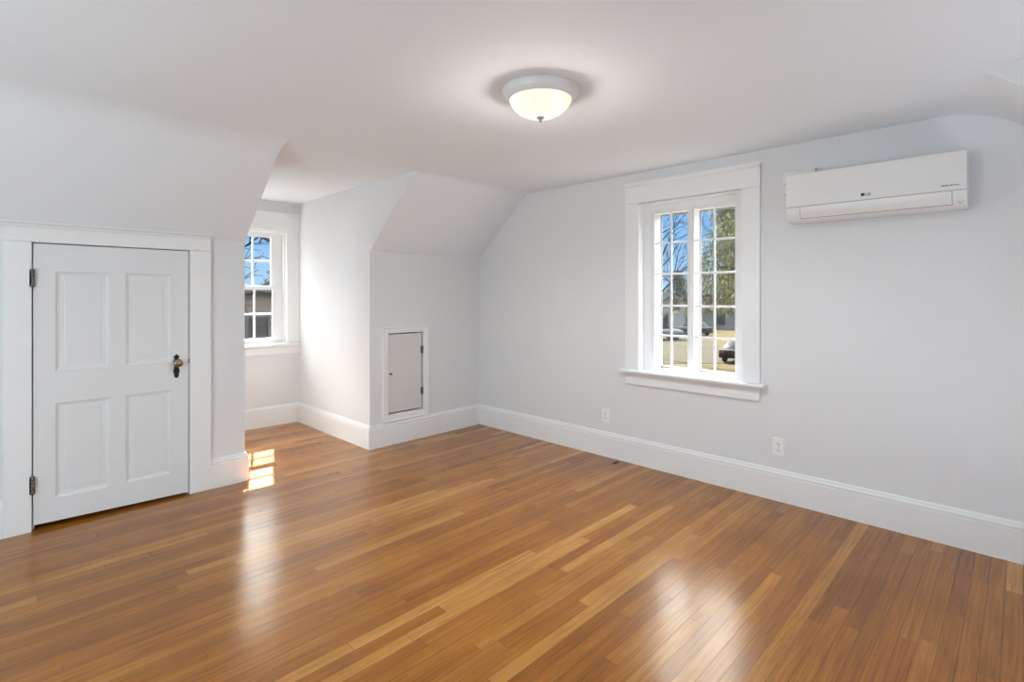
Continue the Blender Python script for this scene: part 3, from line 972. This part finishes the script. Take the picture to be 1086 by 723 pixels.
# local x of the text runs along -y (to the right in the room), local y along +z, facing -x
TX = Matrix(((0, 0, -1, 0), (-1, 0, 0, 0), (0, 1, 0, 0), (0, 0, 0, 1)))
lg = MB()
lg.lathe([(0, 0), (0.0095, 0), (0.0095, 0.0006), (0, 0.0006)], Matrix.Translation((AX - 0.0042, 0.646, 1.9145)) @ Matrix.Rotation(-PI / 2, 4, 'Y'), 24)
lg.merge(text_mesh('LG', 0.0205), Matrix.Translation((AX - 0.0045, 0.6335, 1.9072)) @ TX)
lg.build('emblem', M['ink'], ac, label='dark round emblem and letters')
MB().merge(text_mesh('DUAL Inverter', 0.0118), Matrix.Translation((AX - 0.0045, 0.303, 1.9080)) @ TX).build('lettering', M['ink'], ac, label='small dark lettering')
ic = MB()
ic.tube([(vane_pt(1.828, 0.0008), 0.229 + 0.011 * math.cos(a), 1.834 + 0.010 * math.sin(a)) for a in [PI * (1.0 + i / 10) for i in range(11)]], 0.0011, 6)
ic.tube([(vane_pt(1.829, 0.0008), 0.235, 1.8185), (vane_pt(1.829, 0.0008), 0.223, 1.8185)], 0.0010, 6)
ic.build('icon', M['ink_grey'], ac, label='small grey icon')

# ------------------------------------------------------------------ electrical outlets
def outlet():
    r = empty('electrical_outlet', (W, 2.500, 0.339), 'white duplex outlet left of and below the large window', 'outlet', 'wall outlets above the baseboard')
    y, z = 2.500, 0.339
    MB().box((W - 0.0075, y - 0.036, z - 0.058), (W, y + 0.036, z + 0.058), 0.0025).build('cover_plate', M['outlet'], r)
    for s in (-1, 1):
        zc = z + s * 0.0195
        b = MB()
        pts = []
        for k in range(24):
            a = 2 * PI * k / 24
            pts.append((y + 0.0170 * math.cos(a), zc + max(-0.0125, min(0.0125, 0.0170 * math.sin(a)))))
        b.prism(pts, lambda u, v, d: (W - 0.0090 + d, u, v), 0.003)
        q = b.build('socket', M['outlet'], r)
        sl = MB()
        sl.box((W - 0.0094, y + 0.0055, zc - 0.001), (W - 0.0085, y + 0.0085, zc + 0.0085))
        sl.box((W - 0.0094, y - 0.0085, zc - 0.001), (W - 0.0085, y - 0.0055, zc + 0.007))
        sl.lathe([(0, 0), (0.0030, 0), (0.0030, 0.0006), (0, 0.0006)], Matrix.Translation((W - 0.0088, y, zc - 0.0075)) @ Matrix.Rotation(-PI / 2, 4, 'Y'), 12)
        sl.build('slots', M['black'], q)
    MB().lathe([(0, 0), (0.003, 0), (0.0025, 0.001), (0, 0.0012)], Matrix.Translation((W - 0.0075, y, z)) @ Matrix.Rotation(-PI / 2, 4, 'Y'), 12).build('screw', M['steel'], r)
    return r
o1 = outlet()
o2 = copy_tree(o1)
o2.location = (W, 1.147, 0.352)
o2['label'] = 'white duplex outlet to the right of the window, nearer the camera'

# ------------------------------------------------------------------ worn hole in the floor near the wall
random.seed(11)
pts = []
for k in range(20):
    a = 2 * PI * k / 20
    r = 1 + 0.35 * (random.random() - 0.5)
    pts.append((3.572 + 0.040 * r * math.cos(a), 2.338 + 0.016 * r * math.sin(a)))
MB().prism(pts, lambda u, v, d: (u, v, 0.0 + d), 0.0008).build('trim_2', M['dark'], at_origin=True, label='dark splintered hole in a floor board beside the gable baseboard', kind='structure')

# ------------------------------------------------------------------ outdoors
GZ = -3.0
MB().box((-60, -80, GZ - 0.3), (200, 200, GZ)).build('ground', M['lawn'], at_origin=True, label='tan winter lawn stretching away below the windows', kind='structure')
FW = Vector((0.7139, 0.7002, 0))      # outward view axis
RT = Vector((0.7002, -0.7139, 0))
def at(d, r, z=0.0):
    p = FW * d + RT * r
    return Vector((p.x, p.y, GZ + z))
def road(name, pts, m, label, z=0.02):
    MB().faces([tuple(p) for p in pts] + [(p[0], p[1], GZ - 0.1) for p in pts], [(0, 1, 2, 3), (4, 5, 6, 7), (0, 1, 5, 4), (1, 2, 6, 5), (2, 3, 7, 6), (3, 0, 4, 7)]).build(name, m, at_origin=True, label=label, kind='structure')
road('street', [at(33.0, -40, 0.03), at(33.0, 60, 0.03), at(45.5, 60, 0.03), at(42.0, -40, 0.03)], M['road'], 'pale asphalt street crossing beyond the large window')
road('driveway', [at(42.0, 8.5, 0.035), at(43.0, 17.5, 0.035), at(61, 21.0, 0.035), at(60, 12.5, 0.035)], M['road'], 'pale driveway beside the white house')

def house(name, c, rz, wid, dep, hw, hr, mw, mr, label, extra=None, wins=((0.0, 1.3),)):
    """gable front at local -y ; wid across, dep deep, hw wall height, hr ridge height"""
    r = empty(name, c, label, 'house', rz=rz)
    def P(x, y, z): return r.matrix_basis @ Vector((x, y, z))
    Rm = Matrix.LocRotScale(r.location, r.rotation_euler, r.scale)
    def P(x, y, z): return Rm @ Vector((x, y, z))
    b = MB()
    b.faces([P(-wid/2, 0, 0), P(wid/2, 0, 0), P(wid/2, 0, hw), P(0, 0, hr), P(-wid/2, 0, hw), P(-wid/2, dep, 0), P(wid/2, dep, 0), P(wid/2, dep, hw), P(0, dep, hr), P(-wid/2, dep, hw)],
        [(0, 1, 2, 3, 4), (5, 9, 8, 7, 6), (0, 4, 9, 5), (1, 6, 7, 2), (0, 5, 6, 1), (2, 7, 8, 3), (3, 8, 9, 4)])
    b.build('house_wall', mw, r)
    s = (hr - hw) / (wid / 2)
    ov = 0.35
    rb = MB()
    for sg in (-1, 1):
        x1 = sg * (wid / 2 + ov)
        z1 = hw - s * ov
        rb.faces([P(0, -ov, hr + .02), P(x1, -ov, z1 + .02), P(x1, dep + ov, z1 + .02), P(0, dep + ov, hr + .02), P(0, -ov, hr + .17), P(x1, -ov, z1 + .17), P(x1, dep + ov, z1 + .17), P(0, dep + ov, hr + .17)],
            [(0, 1, 2, 3), (4, 7, 6, 5), (0, 4, 5, 1), (1, 5, 6, 2), (2, 6, 7, 3), (3, 7, 4, 0)])
    rb.build('roof', mr, r)
    tb = MB()
    for sg in (-1, 1):
        x1 = sg * (wid / 2 + ov)
        z1 = hw - s * ov
        tb.faces([P(0, -ov - .03, hr + .2), P(x1, -ov - .03, z1 + .2), P(x1, -ov - .03, z1 - .02), P(0, -ov - .03, hr - .02), P(0, -ov, hr + .2), P(x1, -ov, z1 + .2), P(x1, -ov, z1 - .02), P(0, -ov, hr - .02)],
            [(0, 1, 2, 3), (4, 7, 6, 5), (0, 4, 5, 1), (1, 5, 6, 2), (2, 6, 7, 3), (3, 7, 4, 0)])
    tb.build('rake_board', M['white_trim'], r)
    for xw, zw in wins:
        f = MB()
        t = bmesh.new(); bmesh.ops.create_cube(t, size=1)
        f.merge(t, Rm @ Matrix.Translation((xw, -0.03, zw)) @ Matrix.Diagonal((1.15, 0.08, 1.5, 1)))
        fo = f.build('house_window', M['white_trim'], r)
        f = MB()
        t = bmesh.new(); bmesh.ops.create_cube(t, size=1)
        f.merge(t, Rm @ Matrix.Translation((xw, -0.06, zw)) @ Matrix.Diagonal((0.92, 0.06, 1.28, 1)))
        f.build('pane', M['pane'], fo)
    return r
face = math.atan2(-RT.x * 0 + RT.y, RT.x)   # local x along RT
house('cottage', at(62, 19.4), face + 0.15, 6.4, 9, 2.6, 4.6, M['siding'], M['shingle'], 'white gabled cottage with grey roof across the street', wins=((1.9, 1.4), (-1.4, 1.4), (0.0, 3.3)))
house('garage', at(56, 12.6), face + 0.15, 4.6, 6, 1.9, 3.3, M['siding'], M['shingle'], 'small white gabled outbuilding left of the white cottage', wins=((0.9, 1.1),))
house('bungalow', at(66, 28.5), face - 0.1, 8.5, 9, 2.3, 4.1, M['siding_grey'], M['shingle'], 'grey bungalow half hidden behind the drooping evergreen', wins=((-2, 1.3), (0.4, 1.3), (2.6, 1.3)))

def car(name, c, rz, L, Wd, H, paint, label, suv=False):
    r = empty(name, c, label, 'car', rz=rz)
    Rm = Matrix.LocRotScale(r.location, r.rotation_euler, r.scale)
    hl = L / 2
    hood = H * 0.60
    if suv:
        low = [(-hl, .35), (-hl, hood), (-hl + .05, hood + .05), (hl * .45, hood + .06), (hl * .92, hood * .92), (hl, hood * .75), (hl, .32)]
        top = [(-hl + .05, hood + .05), (-hl + .22, H - .05), (-hl + .5, H), (hl * .10, H), (hl * .45, hood + .06)]
    else:
        low = [(-hl, .34), (-hl, hood * .95), (-hl + .12, hood + .06), (hl * .40, hood + .04), (hl * .90, hood * .86), (hl, hood * .66), (hl, .30)]
        top = [(-hl * .78, hood + .05), (-hl * .50, H - .03), (-hl * .2, H), (hl * .05, H - .01), (hl * .40, hood + .04)]
    def shell(pts, w0, w1, zb, zt, nm, m):
        b = MB()
        n = len(pts)
        def wz(z): return w0 + (w1 - w0) * max(0, min(1, (z - zb) / (zt - zb)))
        t = bmesh.new()
        A = [t.verts.new((x, -wz(z), z)) for x, z in pts]
        B = [t.verts.new((x, wz(z), z)) for x, z in pts]
        for i in range(n):
            t.faces.new((A[i], A[(i + 1) % n], B[(i + 1) % n], B[i]))
        t.faces.new(A[::-1]); t.faces.new(B)
        bmesh.ops.bevel(t, geom=list(t.edges), offset=0.05, segments=2, affect='EDGES', profile=0.5)
        for f in t.faces: f.smooth = True
        b.merge(t, Rm)
        return b.build(nm, m, r)
    shell(low, Wd / 2, Wd / 2 * 0.97, .3, hood, 'car_body', paint)
    shell(top, Wd / 2 * 0.96, Wd / 2 * 0.74, hood, H, 'cabin_glass', M['car_glass'])
    rt = MB()
    t = bmesh.new(); bmesh.ops.create_cube(t, size=1)
    x0, x1 = top[2][0] - .05, top[3][0] + .05
    rt.merge(t, Rm @ Matrix.Translation(((x0 + x1) / 2, 0, H)) @ Matrix.Diagonal((x1 - x0, Wd * .72, .06, 1)))
    rt.build('car_roof', paint, r)
    for sx in (-1, 1):
        for sy in (-1, 1):
            wb = MB()
            wb.lathe([(0, -.1), (.24, -.1), (.32, -.08), (.32, .08), (.24, .1), (0, .1)], Rm @ Matrix.Translation((sx * hl * .62, sy * (Wd / 2 - .1), .32)) @ Matrix.Rotation(PI / 2, 4, 'X'), 20)
            wb.build('wheel', M['tyre'], r)
    for sy in (-1, 1):
        tb = MB()
        t = bmesh.new(); bmesh.ops.create_cube(t, size=1)
        tb.merge(t, Rm @ Matrix.Translation((-hl - .005, sy * Wd * .38, hood * .82)) @ Matrix.Diagonal((.05, Wd * .16, .14, 1)))
        tb.build('tail_lamp', M['red_lamp'], r)
    return r
fa = math.atan2(FW.y, FW.x)
ra = math.atan2(RT.y, RT.x)
car('black_car', at(34.2, 15.3, 0.03), fa - 0.75, 4.4, 1.8, 1.42, M['paint_black'], 'black car parked on the street, seen through the right sash')
car('silver_suv', at(50.5, 14.2, 0.03), ra + 0.05, 4.4, 1.85, 1.72, M['paint_silver'], 'silver car with dark windows on the driveway by the white cottage', True)
car('grey_car', at(57, 19.8, 0.0), fa + 0.35, 4.2, 1.75, 1.45, M['paint_grey'], 'dark grey car parked behind the silver one')

# trees ------------------------------------------------------------
def bare_tree(name, c, H, seed, label, spread=1.0, trunk=0.16, lean=(0, 0), group=None, levels=4):
    rnd = random.Random(seed)
    r = empty(name, c, label, 'tree', group)
    base = Vector(c)
    tb, br = MB(), MB()
    def grow(p, d, ln, rad, lv, mb):
        n = 4
        pts, rs = [p.copy()], [rad]
        q = p.copy(); dd = d.copy()
        for i in range(n):
            dd = (dd + Vector((rnd.uniform(-.22, .22), rnd.uniform(-.22, .22), rnd.uniform(-.05, .16)))).normalized()
            q = q + dd * ln / n
            pts.append(q.copy()); rs.append(rad * (1 - 0.5 * (i + 1) / n))
        mb.tube(pts, rs, 6 if rad > .04 else 4, cap=False)
        if lv <= 0: return
        for k in range(rnd.randint(3, 4) if lv > 1 else 4):
            i = rnd.randint(1, n)
            a = rnd.uniform(0, 2 * PI)
            side = (dd.orthogonal() * math.cos(a) + dd.cross(dd.orthogonal()) * math.sin(a)).normalized()
            nd = (dd * rnd.uniform(.4, .8) + side * spread * rnd.uniform(.6, 1.0)).normalized()
            grow(pts[i], nd, ln * rnd.uniform(.5, .72), max(rs[i] * .62, 0.012), lv - 1, br)
    d0 = Vector((lean[0], lean[1], 1)).normalized()
    pts = [base + d0 * H * t_ + Vector((rnd.uniform(-.1, .1), rnd.uniform(-.1, .1), 0)) * (t_ > 0) for t_ in (0, .15, .3, .42, .55)]
    tb.tube(pts, [trunk * 1.3, trunk, trunk * .9, trunk * .8, trunk * .6], 10)
    for i in (2, 3, 3, 4, 4, 4):
        a = rnd.uniform(0, 2 * PI)
        grow(pts[i], Vector((math.cos(a) * spread, math.sin(a) * spread, rnd.uniform(.5, 1.2))).normalized(), H * rnd.uniform(.28, .4), trunk * .5, levels - 1, br)
    tb.build('trunk', M['bark'], r)
    br.build('branches', M['bark'], r)
    return r

def leaf_cards(mb, p, rad, n, rnd, size, droop=0.0, width=.35):
    for _ in range(n):
        v = Vector((rnd.gauss(0, 1), rnd.gauss(0, 1), rnd.gauss(0, .7)))
        if v.length > 2.2: continue
        q = p + v * rad * .5
        d = Vector((rnd.uniform(-1, 1), rnd.uniform(-1, 1), rnd.uniform(-.6, .6) - droop)).normalized()
        s = d.cross(Vector((rnd.uniform(-1, 1), rnd.uniform(-1, 1), rnd.uniform(-1, 1))))
        if s.length < 1e-3: continue
        s = s.normalized() * size * width
        l = d * size * rnd.uniform(.6, 1.2)
        mb.faces([q - s * .4, q + l * .5 - s, q + l, q + l * .5 + s], [(0, 1, 2, 3)])

def evergreen(name, c, H, seed, label, m, spread=3.6, z0=0.25, group=None, dens=1.0, size=0.34, gap=0.0, droop=0.9, width=.35):
    rnd = random.Random(seed)
    r = empty(name, c, label, 'tree', group)
    base = Vector(c)
    MB().tube([base, base + Vector((.05, 0, H * .3)), base + Vector((0, .05, H * .65)), base + Vector((0, 0, H))], [.28, .24, .14, .03], 10).build('trunk', M['bark'], r)
    br, fo = MB(), MB()
    nb = int(46 * dens)
    for k in range(nb):
        t_ = z0 + (1 - z0) * (k + rnd.random()) / nb
        a = k * 2.4 + rnd.uniform(-.4, .4)
        ln = spread * (1.05 - t_) ** .75 * rnd.uniform(.7, 1.1)
        st_ = base + Vector((0, 0, H * t_))
        d = Vector((math.cos(a), math.sin(a), 0))
        pts = [st_ + d * ln * u + Vector((0, 0, ln * (.18 * u - .30 * u * u))) for u in (0, .33, .66, 1)]
        br.tube(pts, [.07, .05, .03, .012], 5, cap=False)
        for u in [0.2 + .8 * i / 9 for i in range(10)]:
            if rnd.random() < gap: continue
            i = min(2, int(u * 3)); f = u * 3 - i
            p = pts[i].lerp(pts[min(3, i + 1)], f)
            leaf_cards(fo, p + Vector((0, 0, -rnd.uniform(0, droop * .6))), .55, int(30 * dens), rnd, size, droop, width)
    br.build('branches', M['bark'], r)
    fo.build('foliage', m, r, norm=False)
    return r

evergreen('cedar_tree', at(26.0, 11.7), 11.5, 3, 'tall drooping olive green evergreen filling the right sash', M['needles'], spread=4.6, z0=0.36, dens=2.3, gap=.34, size=0.24, droop=1.5, width=.09)
bare_tree('maple_tree', at(36.0, 9.6), 12.5, 5, 'bare branching tree against the sky in the left sash', trunk=.16, levels=4, spread=.75)
for i, (d, r_, h, s_, lab) in enumerate((
        (84, 22, 9.0, 21, 'distant bare tree behind the white cottage roof'),
        (88, 28, 10, 22, 'distant bare tree rising between cottage and bungalow'),
        (86, 35, 9.5, 23, 'distant bare tree behind the grey bungalow'))):
    bare_tree('street_tree', at(d, r_), h, s_, lab, group='far trees beyond the houses', trunk=.2, levels=4, spread=.8)
evergreen('pine_tree', at(80, 25.5), 8.0, 9, 'dark distant evergreen behind the cottage', M['needles_blue'], spread=3.4, z0=.1, dens=1.2, size=.26, width=.2)

# view from the alcove window
house('neighbor_house', Vector((9.6, 27.0, GZ)), 0.0, 13.0, 10, 3.55, 4.55, M['siding_brown'], M['shingle_brown'], 'brown neighbour house filling the lower alcove panes', wins=((-2.4, 2.6), (0.0, 2.6), (2.4, 2.6)))
bare_tree('oak_tree', Vector((4.55, 15.5, GZ)), 10.5, 14, 'bare tree with a thick limb crossing the upper alcove panes', trunk=.17, levels=4, spread=1.1)
evergreen('spruce_tree', Vector((19.5, 49, GZ)), 7.6, 31, 'dark green evergreen beyond the brown roof', M['needles_blue'], spread=3.4, z0=.15, dens=1.3, size=.22, width=.15)
def shrub(name, c, R, seed, label):
    rnd = random.Random(seed)
    r = empty(name, c, label, 'shrub', 'shrubs below the alcove window')
    st_, fo = MB(), MB()
    base = Vector(c)
    for k in range(9):
        a = 2 * PI * k / 9
        tip = base + Vector((math.cos(a) * R * .7, math.sin(a) * R * .7, R * rnd.uniform(1.0, 1.6)))
        st_.tube([base, base.lerp(tip, .5) + Vector((0, 0, .1)), tip], [.03, .02, .008], 5)
        for u in (.4, .65, .9, 1.0):
            leaf_cards(fo, base.lerp(tip, u), R * .55, 34, rnd, .16)
    st_.build('stems', M['bark'], r)
    fo.build('leaves', M['shrub'], r, norm=False)
shrub('garden_shrub', Vector((7.2, 20.2, GZ)), 1.3, 41, 'green shrub in front of the brown house, left')
shrub('garden_shrub', Vector((10.4, 21.6, GZ)), 1.0, 42, 'smaller shrub in front of the brown house, right')
